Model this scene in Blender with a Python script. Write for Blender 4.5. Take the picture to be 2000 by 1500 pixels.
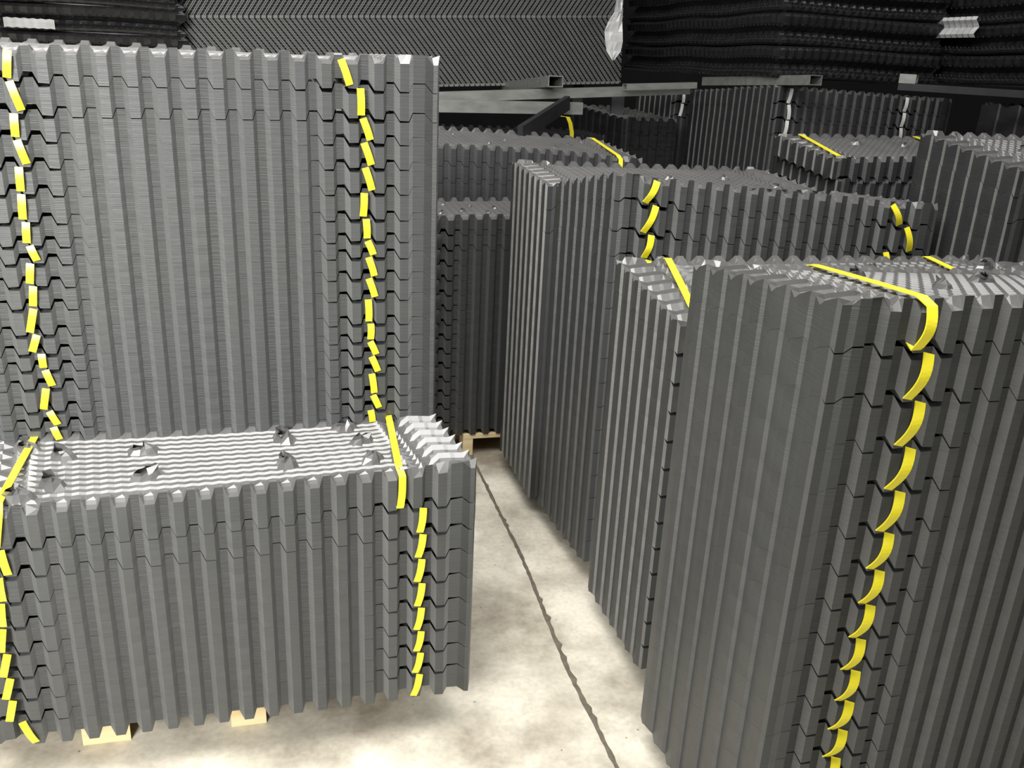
import bpy, math, random
from mathutils import Vector, Matrix
random.seed(7)
S = bpy.context.scene
for o in list(bpy.data.objects): bpy.data.objects.remove(o)
COL = S.collection

# ------------------------------------------------------------------ camera
H = 1.7
TH = math.atan(628/1720.0); RO = math.atan(.048)
cam = bpy.data.cameras.new('camera'); co = bpy.data.objects.new('camera', cam); COL.objects.link(co)
cam.sensor_fit = 'HORIZONTAL'; cam.sensor_width = 36.0; cam.lens = 36.0*1720/2000
F = Vector((0, math.cos(TH), -math.sin(TH))); U = Vector((0, math.sin(TH), math.cos(TH))); R = Vector((1, 0, 0))
R2 = math.cos(RO)*R + math.sin(RO)*U; U2 = -math.sin(RO)*R + math.cos(RO)*U
m = Matrix.Identity(4)
for i in range(3): m[i][0] = R2[i]; m[i][1] = U2[i]; m[i][2] = -F[i]
m[2][3] = H
co.matrix_world = m; cam.clip_start = .02; S.camera = co

# ------------------------------------------------------------------ light
S.view_settings.view_transform = 'Standard'; S.view_settings.look = 'None'
S.view_settings.gamma = 1; S.view_settings.exposure = 0.2; S.view_settings.use_curve_mapping = False
w = bpy.data.worlds.new('world'); S.world = w; w.use_nodes = True
w.node_tree.nodes['Background'].inputs[0].default_value = (.93, .97, 1, 1)
w.node_tree.nodes['Background'].inputs[1].default_value = .08
def area(name, loc, tgt, sx, sy, power, col=(1, .99, .965)):
    l = bpy.data.lights.new(name, 'AREA'); l.shape = 'RECTANGLE'; l.size = sx; l.size_y = sy; l.energy = power; l.color = col
    o = bpy.data.objects.new(name, l); COL.objects.link(o); o.location = loc
    o.rotation_euler = (Vector(tgt)-Vector(loc)).to_track_quat('-Z', 'Y').to_euler()
    return o
area('ceiling_lamp_near', (-.7, 1.25, 3.9), (-.7, 1.25, 0), 3.6, 2.2, 235)
area('ceiling_lamp_middle', (.5, 3.6, 4.6), (.5, 4.3, 0), 6.0, .8, 70)
area('added_fill_lamp_behind', (-1.6, -2.6, 3.0), (-1.5, 2.2, .9), 2.0, 1.0, 52).data.spread = math.radians(55)  # added fill lamp, narrowed onto the fronts of the left stacks

# ------------------------------------------------------------------ materials
def mat(name):
    M = bpy.data.materials.new(name); M.use_nodes = True; nt = M.node_tree
    return M, nt, nt.nodes['Principled BSDF']
def nd(nt, t, **k):
    n = nt.nodes.new(t)
    for a, b in k.items(): setattr(n, a, b)
    return n
def plastic(name, c0, c1, rough, bump=.35, lines=700.0, sp=.5):
    M, nt, B = mat(name)
    tc = nd(nt, 'ShaderNodeTexCoord'); mp = nd(nt, 'ShaderNodeMapping'); mp.inputs['Scale'].default_value = (6, 6, lines)
    nt.links.new(tc.outputs['Object'], mp.inputs[0])
    n = nd(nt, 'ShaderNodeTexNoise'); n.inputs['Scale'].default_value = 1; n.inputs['Detail'].default_value = 2
    nt.links.new(mp.outputs[0], n.inputs['Vector'])
    n2 = nd(nt, 'ShaderNodeTexNoise'); n2.inputs['Scale'].default_value = 9; n2.inputs['Detail'].default_value = 4
    nt.links.new(tc.outputs['Object'], n2.inputs['Vector'])
    mx = nd(nt, 'ShaderNodeMath', operation='ADD'); nt.links.new(n.outputs[0], mx.inputs[0]); nt.links.new(n2.outputs[0], mx.inputs[1])
    r = nd(nt, 'ShaderNodeValToRGB'); r.color_ramp.elements[0].position = .35; r.color_ramp.elements[1].position = .66
    r.color_ramp.elements[0].color = (*c0, 1); r.color_ramp.elements[1].color = (*c1, 1)
    hf = nd(nt, 'ShaderNodeMath', operation='MULTIPLY'); hf.inputs[1].default_value = .5
    nt.links.new(mx.outputs[0], hf.inputs[0]); nt.links.new(hf.outputs[0], r.inputs[0]); nt.links.new(r.outputs[0], B.inputs['Base Color'])
    b = nd(nt, 'ShaderNodeBump'); b.inputs['Strength'].default_value = bump; b.inputs['Distance'].default_value = .002
    nt.links.new(n.outputs[0], b.inputs['Height']); nt.links.new(b.outputs[0], B.inputs['Normal'])
    B.inputs['Roughness'].default_value = rough; B.inputs['Specular IOR Level'].default_value = sp
    return M
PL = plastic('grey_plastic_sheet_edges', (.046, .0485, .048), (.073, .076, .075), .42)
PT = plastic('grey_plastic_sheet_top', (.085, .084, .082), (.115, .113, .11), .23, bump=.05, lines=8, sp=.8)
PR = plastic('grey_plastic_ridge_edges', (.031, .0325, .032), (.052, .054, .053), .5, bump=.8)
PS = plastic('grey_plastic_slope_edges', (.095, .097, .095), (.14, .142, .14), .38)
DR = plastic('shade_painted_ridge_edges', (.020, .021, .022), (.036, .037, .037), .5, bump=.8)  # darker copy of the ridge plastic, shade put into the colour
DSL = plastic('shade_painted_slope_edges', (.05, .052, .052), (.08, .082, .082), .40)  # darker copy of the slope plastic, shade put into the colour
PE = plastic('light_painted_end_edges', (.13, .13, .125), (.22, .22, .21), .35)  # paler copy for the end strips, catching light painted into the colour
PD = plastic('shade_painted_sheet_edges', (.024, .025, .026), (.042, .044, .044), .42)  # darker copy of the edge plastic for stacks in dim light
PB = plastic('black_formed_plastic', (.012, .012, .013), (.022, .022, .024), .24, bump=.1, lines=60)
PF = plastic('black_flute_backing', (.008, .008, .008), (.012, .012, .012), .6, bump=.0)
PH = plastic('grey_flute_edges', (.13, .135, .13), (.19, .195, .185), .5, bump=.1, lines=60)
CL = plastic('clear_plastic_film', (.45, .45, .44), (.6, .6, .6), .2, bump=.3, lines=60)
def simple(name, c, rough, metal=0, c2=None, scale=(20, 20, 20), sp=.5):
    M, nt, B = mat(name)
    B.inputs['Roughness'].default_value = rough; B.inputs['Metallic'].default_value = metal; B.inputs['Specular IOR Level'].default_value = sp
    tc = nd(nt, 'ShaderNodeTexCoord'); mp = nd(nt, 'ShaderNodeMapping'); mp.inputs['Scale'].default_value = scale
    n = nd(nt, 'ShaderNodeTexNoise'); n.inputs['Scale'].default_value = 1; n.inputs['Detail'].default_value = 4
    nt.links.new(tc.outputs['Object'], mp.inputs[0]); nt.links.new(mp.outputs[0], n.inputs['Vector'])
    r = nd(nt, 'ShaderNodeValToRGB'); r.color_ramp.elements[0].position = .3; r.color_ramp.elements[1].position = .7
    r.color_ramp.elements[0].color = (*c, 1); r.color_ramp.elements[1].color = (*(c2 or c), 1)
    nt.links.new(n.outputs[0], r.inputs[0]); nt.links.new(r.outputs[0], B.inputs['Base Color'])
    return M
YE = simple('yellow_strap', (.86, .74, .02), .35, c2=(.95, .84, .05))
WH = simple('white_strap', (.75, .75, .73), .4, c2=(.85, .85, .83))
WD = simple('pale_pallet_wood', (.74, .56, .28), .7, c2=(.86, .74, .46), scale=(4, 40, 40))
ST = simple('galvanised_steel', (.30, .31, .28), .38, metal=.6, c2=(.42, .43, .40), scale=(3, 30, 30))
DS = simple('dark_painted_steel', (.02, .02, .022), .5, metal=.2, c2=(.03, .03, .032))
JT = simple('joint_sealant', (.10, .085, .06), .9, c2=(.17, .145, .11), scale=(40, 40, 40))
WL = simple('dark_wall', (.03, .03, .032), .8, c2=(.045, .045, .047), scale=(2, 2, 2))
# concrete
FL, nt, B = mat('concrete_floor')
tc = nd(nt, 'ShaderNodeTexCoord')
n1 = nd(nt, 'ShaderNodeTexNoise'); n1.inputs['Scale'].default_value = 2.3; n1.inputs['Detail'].default_value = 6; n1.inputs['Roughness'].default_value = .6
n2 = nd(nt, 'ShaderNodeTexNoise'); n2.inputs['Scale'].default_value = 60; n2.inputs['Detail'].default_value = 4
n3 = nd(nt, 'ShaderNodeTexVoronoi'); n3.inputs['Scale'].default_value = 14
for n in (n1, n2, n3): nt.links.new(tc.outputs['Object'], n.inputs['Vector'])
r1 = nd(nt, 'ShaderNodeValToRGB'); e = r1.color_ramp.elements
e[0].position = .34; e[0].color = (.29, .25, .19, 1); e[1].position = .60; e[1].color = (.80, .745, .62, 1)
nt.links.new(n1.outputs[0], r1.inputs[0])
r2 = nd(nt, 'ShaderNodeValToRGB'); e = r2.color_ramp.elements
e[0].position = .3; e[0].color = (.86, .86, .86, 1); e[1].position = .6; e[1].color = (1, 1, 1, 1)
nt.links.new(n2.outputs[0], r2.inputs[0])
r3 = nd(nt, 'ShaderNodeValToRGB'); e = r3.color_ramp.elements
e[0].position = .035; e[0].color = (.35, .33, .3, 1); e[1].position = .06; e[1].color = (1, 1, 1, 1)
nt.links.new(n3.outputs['Distance'], r3.inputs[0])
a = nd(nt, 'ShaderNodeMix', data_type='RGBA', blend_type='MULTIPLY'); a.inputs[0].default_value = 1
nt.links.new(r1.outputs[0], a.inputs[6]); nt.links.new(r2.outputs[0], a.inputs[7])
b2 = nd(nt, 'ShaderNodeMix', data_type='RGBA', blend_type='MULTIPLY'); b2.inputs[0].default_value = .8
nt.links.new(a.outputs[2], b2.inputs[6]); nt.links.new(r3.outputs[0], b2.inputs[7])
nt.links.new(b2.outputs[2], B.inputs['Base Color'])
bm_ = nd(nt, 'ShaderNodeBump'); bm_.inputs['Strength'].default_value = .15; bm_.inputs['Distance'].default_value = .003
nt.links.new(n2.outputs[0], bm_.inputs['Height']); nt.links.new(bm_.outputs[0], B.inputs['Normal'])
B.inputs['Roughness'].default_value = .55

# ------------------------------------------------------------------ helpers
def meshobj(name, V, Fc, mats, parent=None, idx=None, smooth=False):
    me = bpy.data.meshes.new(name); me.from_pydata([tuple(v) for v in V], [], Fc)
    for q in (mats if isinstance(mats, (list, tuple)) else [mats]): me.materials.append(q)
    if idx: me.polygons.foreach_set('material_index', idx)
    if smooth: me.polygons.foreach_set('use_smooth', [True]*len(me.polygons))
    me.update()
    o = bpy.data.objects.new(name, me); COL.objects.link(o)
    if parent: o.parent = parent
    return o
def empty(name, loc, rz, label, cat, group=None):
    o = bpy.data.objects.new(name, None); COL.objects.link(o); o.location = loc; o.rotation_euler = (0, 0, rz)
    o.empty_display_size = .05
    o['label'] = label; o['category'] = cat
    if group: o['group'] = group
    return o
def tag(o, label, cat, group=None):
    o['label'] = label; o['category'] = cat
    if group: o['group'] = group
    return o
class MB:
    def __init__(s): s.V = []; s.F = []
    def add(s, V, Fc):
        b = len(s.V); s.V += [tuple(v) for v in V]; s.F += [[b+i for i in f] for f in Fc]
    def box(s, x0, x1, y0, y1, z0, z1):
        s.add([(x0,y0,z0),(x1,y0,z0),(x1,y1,z0),(x0,y1,z0),(x0,y0,z1),(x1,y0,z1),(x1,y1,z1),(x0,y1,z1)],
              [(0,3,2,1),(4,5,6,7),(0,1,5,4),(1,2,6,5),(2,3,7,6),(3,0,4,7)])
ANG = math.radians(14.5); DX = math.cos(ANG); DY = math.sin(ANG)

# ------------------------------------------------------------------ setting
def plane(name, V): 
    o = meshobj(name, V, [(0, 1, 2, 3)], FL if name == 'floor' else WL); o['kind'] = 'structure'; return o
plane('floor', [(-9, -5, 0), (14, -5, 0), (14, 16, 0), (-9, 16, 0)])
plane('wall_back', [(-9, 15.9, 0), (14, 15.9, 0), (14, 15.9, 7), (-9, 15.9, 7)])
# control joint in the slab, ragged filler
pts = [(-.75, 5.8), (-.33, 4.25), (-.128, 3.517), (.068, 2.807), (.209, 2.183), (.314, 1.82), (.50, 1.1), (.9, -.4)]
V = []; Fc = []; n = 0
for i in range(len(pts)-1):
    a_, b_ = Vector(pts[i]), Vector(pts[i+1]); L_ = (b_-a_).length; k = max(2, int(L_/.02)); t = (b_-a_).normalized(); q = Vector((-t.y, t.x))
    for j in range(k + (1 if i == len(pts)-2 else 0)):
        c = a_ + (b_-a_)*j/k; w1 = .0045+random.random()*.004; w2 = .0045+random.random()*.004
        if random.random() < .05: w1 += .007
        V += [(*(c+q*w1), .0012), (*(c-q*w2), .0012), (*(c+q*w1), -.002), (*(c-q*w2), -.002)]; n += 1
for i in range(n-1):
    a0, b0 = 4*i, 4*i+4; Fc += [(a0, a0+1, b0+1, b0), (a0+2, b0+2, b0+3, a0+3), (a0, b0, b0+2, a0+2), (a0+1, a0+3, b0+3, b0+1)]
o = meshobj('trim_1', V, Fc, JT); o['kind'] = 'structure'

# ------------------------------------------------------------------ bundles of nested corrugated sheets
ORD = ['', 'second', 'third', 'fourth', 'fifth', 'sixth', 'seventh', 'eighth', 'ninth', 'tenth', 'eleventh', 'twelfth', 'thirteenth',
       'fourteenth', 'fifteenth', 'sixteenth', 'seventeenth', 'eighteenth', 'nineteenth', 'twentieth']
FA, FR = .0105, .0065      # height wave and relief of the long sides
END_DZ = (.002, .010, 0, -.011); END_OUT = (.0, .008, .006, .003)
UW = (0, .30, .47, .83)
def make_bundle(name_stack, O, ang, L, W, skew, zt, zb, top, straps, pinch, label, group, mats, cups=(), wave=1.0, eshade=False, jit_=0.0, slant=0.0, top_strap=True, front_strap=True, gap=0.0):
    """zt(u,v), zb(u,v): absolute heights.  straps: (u_top, u_bottom, bow)."""
    z0 = zb(L/2, W/2)
    root = empty('sheet_bundle', (O[0], O[1], z0), ang, label, 'sheet bundle', group)
    P = max(4, round(L/.0605)); nu = 4*P; du = L/nu; nv = 28; dv = W/nv
    sk = math.sin(skew); ck = math.cos(skew)
    ju, jv = random.uniform(-1, 1)*jit_, random.uniform(-1, 1)*jit_
    def uu(k): return ((k//4)*4*du + UW[k % 4]*4*du) if k < nu else L
    def ve(j): return (j-.8)*dv if j % 4 == 1 else j*dv
    def loc(u, v, z): return (u - v*sk + ju, v*ck + jv, z - z0)
    def fz(k):
        if k >= nu-1: return -FA*1.2*wave
        if nu-4 <= k < nu-1: return FA*.9*wave
        if k <= 1: return -FA*.2*wave
        if k in (2, 3): return FA*wave
        return (FA if k % 4 < 2 else -FA)*wave
    def fo(k):
        if k >= nu-1: return -.002
        if nu-4 <= k < nu-1: return .004
        if k <= 1: return .0
        return -FR if k % 4 < 2 else FR
    def ez(j): return END_DZ[j % 4]*wave if 0 < j < nv else 0
    def eo(j): return END_OUT[j % 4]
    def pin(u): return sum(math.exp(-((u-s)/.075)**2) for s in pinch)
    # perimeter, counter-clockwise from front-left
    per = []
    for k in range(nu): per.append((uu(k), 0, fz(k), 0, -fo(k), k, 0))
    for j in range(nv): per.append((L, j*dv, ez(j) if j else fz(nu), eo(j), 0, nu, j))
    for k in range(nu, 0, -1): per.append((uu(k), W, fz(k), 0, fo(k), k, nv))
    for j in range(nv, 0, -1): per.append((0, ve(j), ez(j) if j < nv else fz(0), -eo(j), 0, 0, j))
    V = []; Fc = []; idx = []; N = len(per)
    rings = 3
    for r in range(rings+1):
        f = r/rings; jit = 0
        for (u, v, dz, ou, ov, k, j) in per:
            zz0 = zb(u, v) + dz + .0001; zz1 = zt(u, v) + dz - .0001 - (gap if v in (0, W) else 0)
            if v in (0, W):
                p_ = pin(u); zz0 += .0065*p_; zz1 -= .0055*p_
            su = 1 + (jit*60 if ou or ov else 0)
            # the cut edges bulge a little between the pinched rims
            V.append(loc(u + ou*su, v + ov*su, zz0 + (zz1-zz0)*f))
    for r in range(rings):
        for i in range(N):
            a0 = r*N+i; a1 = r*N+(i+1) % N
            Fc.append((a0, a1, a1+N, a0+N))
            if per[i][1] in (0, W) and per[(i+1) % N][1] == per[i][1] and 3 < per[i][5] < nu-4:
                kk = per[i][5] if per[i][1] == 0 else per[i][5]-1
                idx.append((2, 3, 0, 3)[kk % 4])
            elif per[i][0] in (0, L) and per[(i+1) % N][0] == per[i][0]:
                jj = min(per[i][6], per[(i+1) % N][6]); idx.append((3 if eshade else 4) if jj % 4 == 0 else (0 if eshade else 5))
            else: idx.append(0)
    def cap(zf, off, start, flip):
        b = len(V); e_ = .028
        for p_ in per:
            u, v = min(L-e_, max(e_, p_[0])), min(W-e_, max(e_, p_[1])); V.append(loc(u, v, zf(u, v)+off))
        V.append(loc(L/2, W/2, zf(L/2, W/2)+off)); c = len(V)-1
        for i in range(N):
            j_ = (i+1) % N
            q = (start+i, start+j_, b+j_, b+i); t_ = (b+i, b+j_, c)
            Fc.append(q[::-1] if flip else q); Fc.append(t_[::-1] if flip else t_); idx.extend((0, 0))
    cap(zb, .014, 0, True)
    if not top: cap(zt, -.014, rings*N, False)
    else:
        topring = rings*N
        pidx = {}
        for i, p_ in enumerate(per): pidx[(p_[5], p_[6])] = topring+i
        kz = 7
        grid = {}
        for k in range(nu+1):
            for j in range(nv+1):
                if (k, j) in pidx: grid[(k, j)] = pidx[(k, j)]; continue
                u, v = uu(k), j*dv
                if k < kz or k > nu-kz:
                    kk = k if k < kz else nu-k
                    v = ve(j) if k < kz else j*dv; z = END_DZ[j % 4]*1.1 - .010*(1-kk/kz)**2
                    if k in (kz-1, nu-kz+1): z *= .6
                elif k in (kz, nu-kz): z = -.009
                elif k in (kz+1, kz+3, nu-kz-1, nu-kz-3): z = .004 if j % 2 else -.005
                elif k in (kz+2, nu-kz-2): z = -.007
                elif j in (1, 2) or j in (nv-1, nv-2):
                    z = fz(k)*(.95 if j in (1, nv-1) else .55)*.9
                else:
                    z = (.0018 if j % 2 else -.0022) - .002
                    u = k*du; v = (j-1)*dv+.0052*dv/.0123 if j % 2 else j*dv
                    v += (.0018 if k % 2 else -.0018)*dv/.0123
                V.append(loc(u, v, zt(u, v)+z)); grid[(k, j)] = len(V)-1
        for k in range(nu):
            for j in range(nv):
                Fc.append((grid[(k, j)], grid[(k+1, j)], grid[(k+1, j+1)], grid[(k, j+1)])); idx.append(1)
    meshobj('sheets', V, Fc, list(mats), root, idx)
    # strap loops
    SW = .0084 if 'left' in name_stack else .0102; T = .0012
    for (ut, ub, bow, col) in straps:
        path = []
        n = 10
        for i in range(n+1):                    # down the front
            f = i/n; u = ut+(ub-ut)*f
            za = zt(u, 0)-.004; zc = zb(u, 0)+.003
            path.append((u, -(FR+.0035+bow*math.sin(math.pi*f)), za+(zc-za)*f))
        path.append((ub, .006, zb(ub, 0)+.014))
        path.append((ub+slant, W-.012, zb(ub, W)+.014))
        path.append((ub+slant, W+FR+.004, zb(ub, W)+.004)); path.append((ut+slant, W+FR+.004, zt(ut, W)-.004))
        for i in range(9):                      # back over the top
            f = 1-i/8; v = .02+(W-.04)*f
            path.append((ut+slant*f, v, zt(ut+slant*f, v)+(.0085 if top else .0005)))
        tf = top and top_strap
        if not tf: path = path[:11]
        if top and not front_strap: path = path[-9:]; tf = False
        Vs = []; Fs = []
        for i, (u, v, z) in enumerate(path):
            a_ = Vector(path[i-1 if i else (len(path)-1 if tf else 0)]); b_ = Vector(path[(i+1) % len(path)] if tf or i+1 < len(path) else path[i])
            tv = (b_-a_); tv.normalize()
            side = Vector((1, 0, 0)); side = side - tv*side.dot(tv); side.normalize()
            nn = tv.cross(side)*T
            c = Vector((u, v, z))
            for q in (c-side*SW-nn, c+side*SW-nn, c+side*SW+nn, c-side*SW+nn): Vs.append(loc(*q))
        M_ = len(path)
        for i in range(M_ if tf else M_-1):
            a0 = 4*i; b0 = 4*((i+1) % M_)
            for q in range(4): Fs.append((a0+q, a0+(q+1) % 4, b0+(q+1) % 4, b0+q))
        meshobj('strap', Vs, Fs, col, root)
    for (cu, cv, sc) in cups:
        Vs = []; Fs = []; n = 10; ph = random.random()*6
        hs = [random.uniform(.010, .024) for _ in range(n)]
        for (rr, hh) in ((.030, -.006), (.020, .5), (.012, 1.0)):
            for i in range(n):
                t = 2*math.pi*i/n+ph
                z = hh if hh < 0 else hs[i]*hh
                r_ = rr*(1+.25*math.sin(2*t+ph))*sc
                if hh == 1.0: r_ += .012*sc*math.cos(t*1.5)
                Vs.append((cu-cv*sk+r_*math.cos(t), cv*ck+r_*math.sin(t)*.8, zt(cu, cv)-z0+z*sc))
        for q in range(2):
            for i in range(n):
                Fs.append((q*n+i, q*n+(i+1) % n, (q+1)*n+(i+1) % n, (q+1)*n+i))
        meshobj('spacer_cup', Vs, Fs, mats[1], root)
    return root

def stack(desc, group, O, L, W, endang, corners, base, bounds=None, pitch=.07, straps=(.15, .97), strapdata=None, color=None, mats=None,
          bow=.006, cups=(), sag=0.0, lift=0.0, ang=ANG, top_detail=True, wander=.006, wave=1.0, slant=0.0, top_strap=True, nstrap=99, front_strap=True, step=0.0, eshade=False):
    """corners = top heights FL, FR, BR, BL; bounds = nominal seam heights from the top down to base"""
    mats = {None: (PL, PT, PR, PS, PE, PR), 'C': (PL, PT, PR, PS, DSL, DR), 'D': (PD, PT, DR, DSL, DSL, DR), 'DW': (PD, PT, DR, DSL, PE, DR), 'B': (PB, PB, PB, PB, PB, PB), 'BT': (PB, PT, PB, PB, PB, PB)}[mats]; color = color or YE  # dark copies paint in the shade on aisle ends and dim stacks
    skew = endang - ang
    zt0 = sum(corners)/4.0 if not bounds else bounds[0]
    if not bounds:
        nb = max(1, round((zt0-base)/pitch)); bounds = [zt0+(base-zt0)*i/nb for i in range(nb+1)]
    FL_, FR_, BR_, BL_ = corners
    def Z(u, v):
        f, g = min(1, max(0, u/L)), min(1, max(0, v/W))
        s = sag*4*f*(1-f)
        # lift: the near left corner of the pile curls up
        return (FL_*(1-f)+FR_*f)*(1-g)+(BL_*(1-f)+BR_*f)*g - s + lift*max(0, 1-f*3)*(1-g)
    zt_ref = bounds[0]
    nb = len(bounds)-1
    for i in range(nb):
        def mk(b):
            fr = (b-base)/(zt_ref-base)
            return lambda u, v: base+(Z(u, v)-base)*fr
        zt, zb = mk(bounds[i]), mk(bounds[i+1])
        sd = []
        if i >= nstrap: pn = []
        elif strapdata and i < len(strapdata):
            for (a_, b_, bw) in strapdata[i]: sd.append((a_, b_, bw, color))
            pn = [q[0] for q in sd]
        else:
            pn = list(straps)
            for s in straps:
                a_ = s+random.uniform(-wander, wander); sd.append((a_, a_+random.uniform(-.012, .012)+(-.015 if bow > .008 else 0), bow, color))
        if i == 0: lab = 'topmost ribbed bundle of '+desc
        elif i == nb-1: lab = 'lowest ribbed bundle of '+desc
        elif i < len(ORD) and i <= nb/2+2: lab = ORD[i]+' ribbed bundle from the top of '+desc
        else: lab = ORD[nb-1-i]+' ribbed bundle from the bottom of '+desc
        sh = (step if i else 0.0)*(1 if i < 2 else 1.6)
        make_bundle(desc, (O[0]+DX*sh, O[1]+DY*sh), ang, L, W, skew, zt, zb, top_detail and (i == 0 or (step and i < 3)), sd, pn, lab, group, mats, cups if i == 0 else (), wave, eshade=eshade, jit_=.0008 if i < 2 else .0001, slant=slant, top_strap=top_strap, front_strap=front_strap, gap=.0018 if 0 < i < 3 else 0.0)

def bounds_to(lst, base, pitch):
    z = lst[-1]; n = max(1, round((z-base)/pitch))
    return list(lst)+[z+(base-z)*(i+1)/n for i in range(n)]

def pallet(O, u0, u1, W, endang, base, blocks, label, v0=.02, ang=ANG):
    root = empty('wooden_pallet', (O[0], O[1], 0), ang, label, 'pallet', 'pallets under the stacks')
    sk, ck = math.sin(endang-ang), math.cos(endang-ang)
    def sh(mb): return [(x-y*sk, y*ck, z) for x, y, z in mb.V]
    top = base-.012
    for (a_, b_) in blocks:
        for v in (v0, W*.5-.045, W-.09-v0*.2):
            mb = MB(); mb.box(a_, b_, v, v+.09, 0, top-.02); meshobj('block', sh(mb), mb.F, WD, root)
    for v in (v0, W*.5-.05, W-.1):
        mb = MB(); mb.box(u0, u1, v-.001, v+.099, top-.02, top); meshobj('deck_board', sh(mb), mb.F, WD, root)

R_ = math.radians
Ld = 1.14
# --- tall left stack -------------------------------------------------------
S1 = (-1.31468831, 1.9305668); W1 = .36
b1 = bounds_to([1.692, 1.629, 1.562, 1.506, 1.448, 1.388, 1.325, 1.271, 1.230, 1.176, 1.122, 1.058, 1.010, .969, .922, .862, .820, .78], .10, .055)
r1 = [(.911,.93),(.955,.956),(.959,.976),(.961,.978),(.963,.979),(.96,.957),(.964,.966),(.967,.981),(.969,.983),(.969,.984),(.967,.968),(.973,.972),(.971,.986),(.974,.99),(.974,.98),(.977,.992),(.97,.975)]
l1 = [(.216,.208),(.212,.228),(.211,.208),(.21,.223),(.206,.203),(.203,.199),(.204,.2),(.205,.216),(.201,.194),(.2,.194),(.194,.179),(.193,.178),(.197,.197),(.2,.211),(.196,.184),(.196,.211),(.2,.21)]
sd1 = [[(a[0], a[1], .004), (c[0], c[1], .004)] for a, c in zip(l1, r1)]
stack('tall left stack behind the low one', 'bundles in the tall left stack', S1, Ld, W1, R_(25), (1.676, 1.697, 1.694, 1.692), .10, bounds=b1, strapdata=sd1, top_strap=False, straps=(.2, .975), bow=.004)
# --- low left stack in front ----------------------------------------------
S2 = (-1.18268831, 1.6425668); W2 = .345
b2_ = bounds_to([.775, .684, .612, .543, .474, .403, .333, .268, .202, .130], .130, .07)[:10]
r2_ = [(.961,.956),(1.011,1.003),(1.012,1.0),(1.01,.998),(1.011,.999),(1.01,.998),(1.01,.998),(1.009,.995),(1.007,.991)]
l2_ = [(.096,.08),(.087,.094),(.075,.075),(.07,.066),(.064,.053),(.065,.048),(.062,.045),(.059,.044),(.07,.092)]
sd2 = [[(a[0], a[1], .005), (c[0], c[1], .006)] for a, c in zip(l2_, r2_)]
cups2 = [(.22,.23,1.2),(.40,.235,1.2),(.74,.25,1.25),(.90,.29,1.1),(.92,.20,1.1),(.20,.10,1.2),(.40,.11,1.25),(.72,.11,1.2),(.92,.09,1.1),(.13,.05,1.2),(.14,.27,1.0)]
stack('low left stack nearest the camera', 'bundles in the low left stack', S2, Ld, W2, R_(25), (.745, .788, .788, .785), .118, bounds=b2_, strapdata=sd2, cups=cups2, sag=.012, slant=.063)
pallet(S2, -.35, .64, W2, R_(25), .10, [(.18, .295), (.545, .635), (-.20, -.10)], 'pale wooden pallet under the low left stack', v0=.115)
pallet(S1, 0, 1.1, W1, R_(25), .10, [(0, .1), (.5, .6), (1.0, 1.1)], 'wooden pallet hidden under the tall left stack', v0=.03)
# --- right side, near stack A ---------------------------------------------
A0 = (.539, 1.42)
bA = bounds_to([1.350, 1.266, 1.176, 1.087, 1.0, .914, .834, .758, .681, .606, .531, .460, .390, .33], .075, .072)
sA = [(.161,.151),(.175,.154),(.179,.156),(.18,.154),(.178,.155),(.174,.151),(.171,.15),(.167,.145),(.162,.142),(.166,.143),(.167,.14),(.166,.141),(.163,.144)]
sdA = [[(a+.004, c, .014), (a+.82, c+.83, .012)] for a, c in sA]
stack('nearest right stack', 'bundles in the nearest right stack', A0, 1.15, .52, R_(17), (1.350, 1.345, 1.262, 1.30), .075, bounds=bA, strapdata=sdA, straps=(.165, .98), bow=.014, slant=.12, eshade=True,
      cups=[(.35,.18,1),(.3,.38,1),(.55,.3,1),(.75,.2,1)])
B0 = (.410, 2.105)
stack('right stack behind the nearest one', 'bundles in the second right stack', B0, 1.30, .44, R_(16.5), (1.11, 1.19, 1.175, 1.178), .075, pitch=.082, straps=(.05, .93), bow=.01, slant=.10,
      cups=[(.5,.25,1),(.75,.3,.9),(.95,.15,1),(1.12,.28,1.3)])
C20 = (.28, 2.68)
sdC = [[(.127,.095,.012),(.955,.994,.01)],[(.131,.097,.012),(1.024,1.05,.01)],[(.126,.108,.012),(.964,.97,.01)]]
bC = bounds_to([1.378, 1.305, 1.216, 1.139], .075, .08)
stack('third right stack with two strap rows facing front', 'bundles in the third right stack', C20, Ld, .46, R_(20), (1.40, 1.315, 1.29, 1.31), .075, bounds=bC, strapdata=sdC, top_strap=False, mats='C', straps=(.125, .97), bow=.01, sag=.008,
      cups=[(.3,.3,.9)])
C10 = (.092, 3.135)
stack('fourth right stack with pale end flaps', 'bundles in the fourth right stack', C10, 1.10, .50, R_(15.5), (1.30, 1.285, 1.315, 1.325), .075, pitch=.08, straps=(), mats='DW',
      cups=[(.25,.1,1.1),(.55,.2,.8),(.8,.25,.8),(.95,.1,.7)])
for O_, W_, e_, nm in ((A0, .52, 17, 'nearest right stack'), (B0, .44, 16.5, 'second right stack'), (C20, .46, 20, 'third right stack'), (C10, .5, 15.5, 'fourth right stack')):
    pallet(O_, .14, 1.08, W_, R_(e_), .07, [(.20, .30), (.56, .66), (.96, 1.06)], 'wooden pallet hidden under the '+nm, v0=.05)
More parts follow.
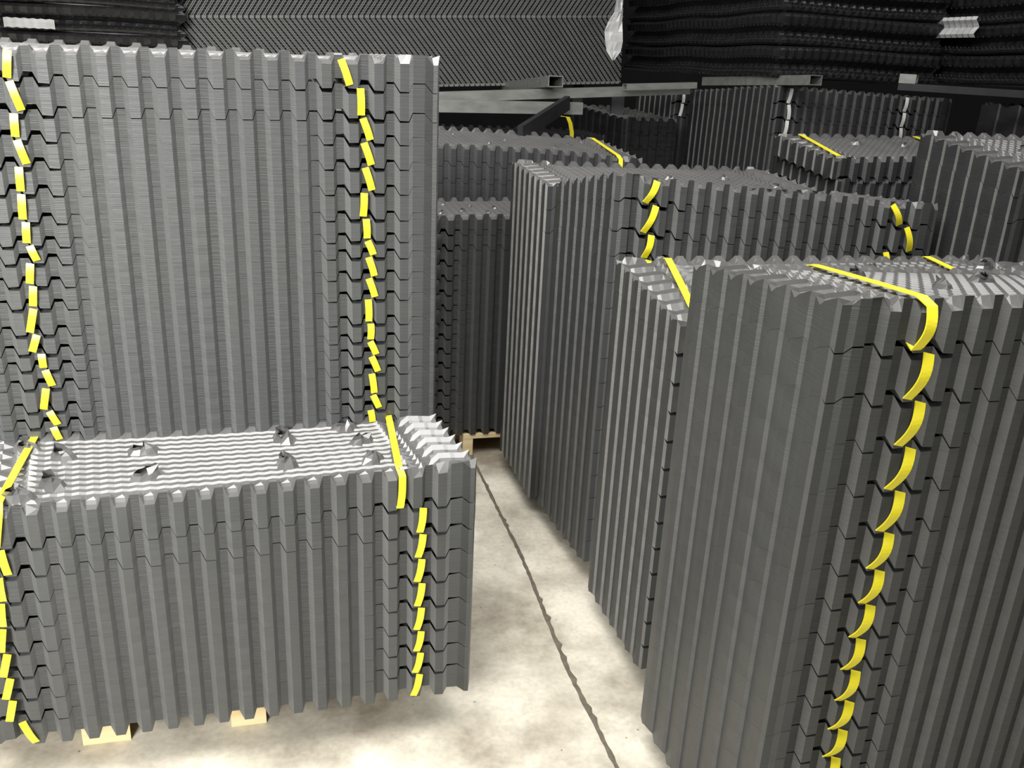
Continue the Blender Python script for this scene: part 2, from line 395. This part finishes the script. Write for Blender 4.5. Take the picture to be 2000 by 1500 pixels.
# --- across the aisle end ---------------------------------------------------
H0 = (-.50, 3.595)
stack('low dark stack at the aisle end', 'bundles in the low stack at the aisle end', H0, 1.15, .43, R_(15), (1.085, 1.10, 1.11, 1.09), .115, pitch=.066, straps=(.165, 1.0), mats='D', color=DS,
      cups=[(.2,.1,.5),(.3,.15,.5),(.4,.1,.5),(.35,.25,.5),(.25,.3,.5),(.45,.2,.5)])
pallet(H0, .30, 1.12, .43, R_(15), .115, [(.30, .345), (.70, .8), (1.02, 1.12)], 'wooden pallet showing under the dark aisle end stack', v0=.0)
G0 = (-.53, 4.065)
stack('stack with curved top behind the aisle end', 'bundles in the curved stack behind the aisle end', G0, Ld, .46, R_(24), (1.33, 1.285, 1.34, 1.375), .11, pitch=.075, straps=(1.02,), nstrap=1, slant=.075, mats='D', sag=-.012,
      cups=[(.1+.11*i, .12+.1*(i % 3), .45) for i in range(9)])
# --- further right ---------------------------------------------------------
D0 = (1.235, 3.60)
stack('small stack with pale stepped flaps on the right', 'bundles in the stepped flap stack', D0, .95, .45, R_(17.5), (1.395, 1.42, 1.46, 1.452), .11, pitch=.085, straps=(.03, .62), nstrap=1, slant=.08, front_strap=False, mats='DW', step=.03,
      cups=[(.3,.3,.9),(.5,.25,.9),(.65,.2,.6)], bow=.008)
E0 = (1.515, 2.77)
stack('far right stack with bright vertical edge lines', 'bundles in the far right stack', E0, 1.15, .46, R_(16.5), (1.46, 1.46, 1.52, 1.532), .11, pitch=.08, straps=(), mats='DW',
      cups=[(.25,.25,1.1),(.5,.2,1)])
# --- back row --------------------------------------------------------------
FB = (1.36, 5.10)
stack('back row stack with white straps at its corner', 'bundles in the white strapped back stack', FB, Ld, .49, R_(17), (1.64, 1.607, 1.60, 1.61), .11, pitch=.085, straps=(.09, .83), nstrap=3, top_strap=False, color=WH, mats='D')
FB2 = (1.215, 5.58)
stack('back row stack just behind the white strapped one', 'bundles in the stack behind the white strapped one', FB2, Ld, .49, R_(17), (1.605, 1.60, 1.575, 1.575), .11, pitch=.085, straps=(), color=WH, mats='D')
FA0 = (.985, 6.25)
stack('back row stack at the steel beam end', 'bundles in the stack at the beam end', FA0, Ld, .60, R_(17), (1.578, 1.58, 1.56, 1.56), .11, pitch=.085, straps=(.07,), nstrap=2, top_strap=False, color=WH, mats='D')
FC0 = (2.78, 4.20)
stack('dim back stack at the right picture edge', 'bundles in the dim back right stack', FC0, Ld, .95, R_(17), (1.60, 1.60, 1.60, 1.60), .11, pitch=.085, straps=(), mats='D', top_detail=False)
# --- deep background stacks under the rack ---------------------------------
Q0 = (-.62, 5.30)
stack('dark stack under the steel beams', 'bundles in the dark stack under the beams', Q0, 1.15, .5, R_(17), (1.30, 1.30, 1.30, 1.30), .11, pitch=.085, straps=(), mats='B', color=YE)
Q1 = (.62, 5.75)
stack('dark stack between the beams and the back row', 'bundles in the dark stack beside the back row', Q1, .36, .9, R_(17), (1.40, 1.40, 1.43, 1.43), .11, pitch=.085, straps=(), mats='BT', color=YE)

# ------------------------------------------------------------------ black formed sheet packs (stored lying, on the upper level)
def formed_pack(O, ang, L, W, endang, z0, n, t, label, group, seed):
    rnd = random.Random(seed)
    for q in range(n):
        root = empty('formed_sheet_pack', (O[0], O[1], z0+q*t), ang, ('topmost ' if q == n-1 else 'lowest ' if q == 0 else ORD[q]+' from bottom ')+label, 'sheet pack', group)
        prof = [(0, .000), (.06, .012), (.14, .016), (.22, .004), (.30, -.020), (.42, -.030), (.52, -.012), (.60, .008), (.66, .014), (.86, .020), (.92, .012), (.985, .0)]
        sk, ck = math.sin(endang-ang), math.cos(endang-ang)
        ns = 26; per = []
        cr = .05
        nu, nv = 40, int(W/.03)
        for k in range(nu): per.append((L*k/nu, 0, 0, -1))
        for j in range(nv): per.append((L, W*j/nv, 1, 0))
        for k in range(nu, 0, -1): per.append((L*k/nu, W, 0, 1))
        for j in range(nv, 0, -1): per.append((0, W*j/nv, -1, 0))
        N = len(per); V = []; Fc = []
        for (f, out) in prof:
            for i, (u, v, a_, b_) in enumerate(per):
                wv = .003*(1 if i % 2 else -1)
                oo = out+wv*(.4+abs(out)*30)
                wz = .005*math.sin(u*5+q)+.004*math.sin(v*7)
                uu, vv = u+a_*oo, v+b_*oo
                if u in (0, L) and v in (0, W): pass
                V.append((uu-vv*sk, vv*ck, f*t+wz))
        for r in range(len(prof)-1):
            for i in range(N):
                a0 = r*N+i; a1 = r*N+(i+1) % N; Fc.append((a0, a1, a1+N, a0+N))
        Fc.append(tuple(range(N-1, -1, -1))); Fc.append(tuple((len(prof)-1)*N+i for i in range(N)))
        mb = MB()                                # rows of moulded studs along the rims
        for (f, out, s, st) in ((.18, .018, .006, .034), (.27, .004, .007, .030), (.62, .016, .005, .040), (.93, .014, .005, .034)):
            x = .03
            while x < L-.02:
                wz = .005*math.sin(x*5+q); s2 = s*rnd.uniform(.7, 1.2); zc = f*t+wz
                mb.add([(x-s2, -out, zc-s2), (x+s2, -out, zc-s2), (x+s2, -out, zc+s2), (x-s2, -out, zc+s2), (x, -out-s2*1.2, zc+s2*.3)],
                       [(0, 1, 4), (1, 2, 4), (2, 3, 4), (3, 0, 4)]); x += st
            y = .03
            while y < W-.02:
                wz = .004*math.sin(y*7); s2 = s*rnd.uniform(.6, 1.1); zc = f*t+wz; X = -out-y*sk; Y = y*ck
                mb.add([(X, Y-s2, zc-s2), (X, Y+s2, zc-s2), (X, Y+s2, zc+s2), (X, Y-s2, zc+s2), (X-s2*1.2, Y, zc+s2*.3)],
                       [(1, 0, 4), (2, 1, 4), (3, 2, 4), (0, 3, 4)]); y += st
        b0 = len(V); meshobj('sheets', V+mb.V, Fc+[tuple(b0+i for i in f) for f in mb.F], PB, root)
formed_pack((1.36, 5.12), ANG, 1.02, 2.1, R_(17), 1.685, 4, .165, 'black formed pack in the upper right pile', 'black packs in the upper right pile', 3)
formed_pack((2.62, 4.55), ANG, 1.3, 1.0, R_(17), 1.70, 4, .15, 'black formed pack in the far right upper pile', 'black packs in the far right upper pile', 5)
formed_pack((-3.6, 5.35), ANG, 1.55, .8, R_(17), 1.45, 4, .15, 'black formed pack in the upper left pile', 'black packs in the upper left pile', 8)

# ------------------------------------------------------------------ big herringbone block
def herringbone(O, ang, L, D, z0, hb, label, tilt):
    root = empty('flute_block', (O[0], O[1], z0), ang, label, 'fill block')
    root.rotation_euler = (0, -tilt, ang)
    mb = MB(); rb = MB(); t = .007; step = .036; sl = .74
    n = int(L/step)+1
    def clip(x): return max(0, min(L, x))
    NB = 3
    for b in range(NB):
        zA, zB = b*hb, (b+1)*hb; s = -sl if b % 2 == 0 else sl
        off0 = (sl*hb if b % 2 == 0 else 0)
        for i in range(-int(sl*hb/step)-1, n):
            for dd in (0, .012):
                xb = i*step+dd+off0; xt = xb+s*hb
                za, zb_ = zA, zB; x0, x1 = xb, xt
                # clip against the ends
                def atx(X): return zA+(X-xb)/(xt-xb)*(zB-zA)
                lo, hi = min(xb, xt), max(xb, xt)
                if hi <= 0 or lo >= L: continue
                if x0 < 0: za = atx(0); x0 = 0
                if x0 > L: za = atx(L); x0 = L
                if x1 < 0: zb_ = atx(0); x1 = 0
                if x1 > L: zb_ = atx(L); x1 = L
                w_ = t/2
                mb.add([(x0-w_, 0, za), (x0+w_, 0, za), (x1+w_, 0, zb_), (x1-w_, 0, zb_), (x0-w_, .05, za), (x0+w_, .05, za), (x1+w_, .05, zb_), (x1-w_, .05, zb_)],
                       [(0, 1, 2, 3), (4, 7, 6, 5), (0, 4, 5, 1), (1, 5, 6, 2), (2, 6, 7, 3), (3, 7, 4, 0)])
            k = 0
            while True:                                   # little rungs between the paired edges
                z = zA+.008+k*.016; k += 1
                if z > zB: break
                x = i*step+off0+s*(z-zA)
                if x < 0 or x > L-.03: continue
                rb.add([(x, .004, z-.003), (x+.036, .004, z-.003), (x+.036, .004, z+.003), (x, .004, z+.003),
                        (x, .03, z-.003), (x+.036, .03, z-.003), (x+.036, .03, z+.003), (x, .03, z+.003)],
                       [(0, 1, 2, 3), (3, 2, 6, 7), (0, 4, 5, 1)])
        rim = MB(); 
        for i in range(n):
            x = i*step
            if x > L-.02: break
            mb.box(x, x+.026, -.004, .03, zA-.006, zA+.010)
    meshobj('sheet_edges', mb.V, mb.F, PH, root)
    meshobj('rungs', rb.V, rb.F, PF, root)
    bk = MB(); bk.box(.0, L, .02, D, 0, NB*hb); meshobj('core', bk.V, bk.F, PF, root)
herringbone((-2.33, 5.83), ANG, 3.10, .9, 1.43, .43, 'large grey herringbone fluted block above the steel beam', math.radians(3.1))

# ------------------------------------------------------------------ steel tubes, beams, film
def tube(p, q, wd, ht, label, mt=ST, wall=.004, name='steel_tube', solid=False, group=None):
    p, q = Vector(p), Vector(q); t = (q-p).normalized(); L = (q-p).length
    s = t.cross(Vector((0, 0, 1))).normalized(); up = s.cross(t)
    V = []; 
    for c in (p, q):
        for k in ((1, 1), (wd/2-wall, ht/2-wall)) if not solid else ((1, 1),):
            a_, b_ = (wd/2, ht/2) if k == (1, 1) else k
            V += [c-s*a_-up*b_, c+s*a_-up*b_, c+s*a_+up*b_, c-s*a_+up*b_]
    Fc = []
    if solid: Fc = [(0, 1, 2, 3), (7, 6, 5, 4)]+[(i, 4+i, 4+(i+1) % 4, (i+1) % 4) for i in range(4)]
    else:
        for i in range(4):
            j = (i+1) % 4
            Fc += [(i, 8+i, 8+j, j), (4+i, 4+j, 12+j, 12+i), (i, j, 4+j, 4+i), (8+i, 12+i, 12+j, 8+j)]
    o = meshobj(name, [v-p for v in V], Fc, mt); o.location = p
    return tag(o, label, 'steel tube', group)
tube((-2.6, 4.45, 1.365), (1.0, 5.765, 1.590), .06, .055, 'long grey steel beam running from the tall stack to the white strapped stack')
tube((.58, 5.50, 1.592), (1.02, 5.66, 1.618), .06, .035, 'short pale steel bar lying on the right end of the long beam')
tube((-2.2, 4.37, 1.44), (.321, 5.3, 1.468), .05, .065, 'lower grey steel beam under the long one, ending short', group=None)
tube((.165, 5.25, 1.609), (-.13, 6.5, 1.535), .085, .06, 'open ended square steel tube poking out under the herringbone block')
tube((1.50, 4.86, 1.683), (1.15, 5.95, 1.640), .075, .05, 'open steel tube end under the upper right black pile')
tube((1.95, 4.90, 1.712), (2.02, 4.86, 1.711), .085, .045, 'pale short steel tube end beside the dark beam on the right')
tube((1.93, 4.86, 1.672), (3.2, 4.3, 1.655), .07, .035, 'dark steel beam under the far right upper pile', mt=DS)
tube((-.019, 4.58, 1.365), (.235, 5.18, 1.50), .03, .075, 'black slanted bar leaning across the lower steel beam', mt=DS, solid=True, name='steel_bar')
# uprights of the rack
for i, (x, y, z, l) in enumerate(((-1.9, 5.1, 1.40, 'left'), (.60, 6.05, 1.53, 'right'))):
    mb = MB(); mb.box(-.04, .04, -.04, .04, 0, z-.01)
    o = meshobj('rack_post', mb.V, mb.F, DS); o.location = (x, y, 0); tag(o, 'dark steel post holding up the '+l+' part of the rack', 'post')
for x, y, l in ((-1.9, 6.6, 'rear left'), (.4, 7.2, 'rear right')):
    mb = MB(); mb.box(-.04, .04, -.04, .04, 0, 1.44 if x < 0 else 1.56)
    o = meshobj('rack_post', mb.V, mb.F, DS); o.location = (x, y, 0); tag(o, 'dark steel post at the '+l+' of the rack', 'post')

def ribbon(name, pts, wv, th, mt, label, cat, group=None):
    Vs = []; Fs = []; P0 = Vector(pts[0]); n = len(pts)
    for i, p in enumerate(pts):
        a_ = Vector(pts[max(0, i-1)]); b_ = Vector(pts[min(n-1, i+1)]); t = (b_-a_).normalized()
        s = Vector(wv); nn = t.cross(s).normalized()*th; c = Vector(p)-P0
        Vs += [c-s-nn, c+s-nn, c+s+nn, c-s+nn]
    for i in range(n-1):
        for q in range(4): Fs.append((4*i+q, 4*i+(q+1) % 4, 4*i+4+(q+1) % 4, 4*i+4+q))
    Fs += [(3, 2, 1, 0), tuple(4*(n-1)+q for q in range(4))]
    o = meshobj(name, Vs, Fs, mt); o.location = P0
    return tag(o, label, cat, group)
ribbon('loose_strap', [(.0, 5.44, 1.295), (.055, 5.45, 1.355), (.12, 5.47, 1.394), (.197, 5.48, 1.412), (.257, 5.50, 1.407), (.274, 5.50, 1.372), (.287, 5.50, 1.317), (.287, 5.50, 1.25)],
       (.012, .004, 0), .0012, YE, 'yellow strap looping over the dark stack behind the slanted bar', 'strap')
# crumpled pale film at the left end of the upper right pile
def sheet(name, pts2, th, mt, label, cat, loc):
    nx = len(pts2[0]); ny = len(pts2); Vs = []; Fs = []
    for k in (0, 1):
        for r in pts2:
            for p in r: Vs.append((p[0], p[1]-k*th, p[2]))
    o_ = nx*ny
    for j in range(ny-1):
        for i in range(nx-1):
            a_ = j*nx+i; Fs += [(a_, a_+nx, a_+nx+1, a_+1), (o_+a_, o_+a_+1, o_+a_+nx+1, o_+a_+nx)]
    for i in range(nx-1):
        Fs += [(i, i+1, o_+i+1, o_+i), ((ny-1)*nx+i, o_+(ny-1)*nx+i, o_+(ny-1)*nx+i+1, (ny-1)*nx+i+1)]
    for j in range(ny-1):
        Fs += [(j*nx, o_+j*nx, o_+(j+1)*nx, (j+1)*nx), (j*nx+nx-1, (j+1)*nx+nx-1, o_+(j+1)*nx+nx-1, o_+j*nx+nx-1)]
    o = meshobj(name, Vs, Fs, mt); o.location = loc
    return tag(o, label, cat)
rnd = random.Random(4)
g = []
for j in range(9):
    f = j/8; z = f*.42
    xl = (.035, .0, -.012, -.018, .0, .03, .035, .04, .045)[j]; xr = (.05, .085, .09, .085, .08, .08, .075, .075, .08)[j]
    g.append([(xl+(xr-xl)*i/4, -.02*math.sin(i*1.4+j)+rnd.uniform(-.006, .006), z+(.015 if i == 2 and j == 0 else 0)) for i in range(5)])
sheet('film_wrap', g, .004, CL, 'crumpled pale film hanging between the herringbone block and the black pile', 'film', (.455, 5.5, 1.735))
g = [[(.27*i/12, -.004*(i % 2), .052*j/2 + (.004 if i % 2 else 0)) for i in range(13)] for j in range(3)]
sheet('clear_strip', g, .003, CL, 'flat pale strip on the upper left black pile', 'strip', (-3.03, 5.44, 1.758)).rotation_euler = (0, 0, ANG)
g = [[(.35*i/16, -.012*(i % 2)-.014*math.sin(j*1.5), .105*j/6) for i in range(17)] for j in range(7)]
sheet('clear_strip', g, .003, CL, 'shiny ribbed clear patch on the far right upper pile', 'strip', (2.285, 5.44, 1.935)).rotation_euler = (0, 0, math.radians(-73))
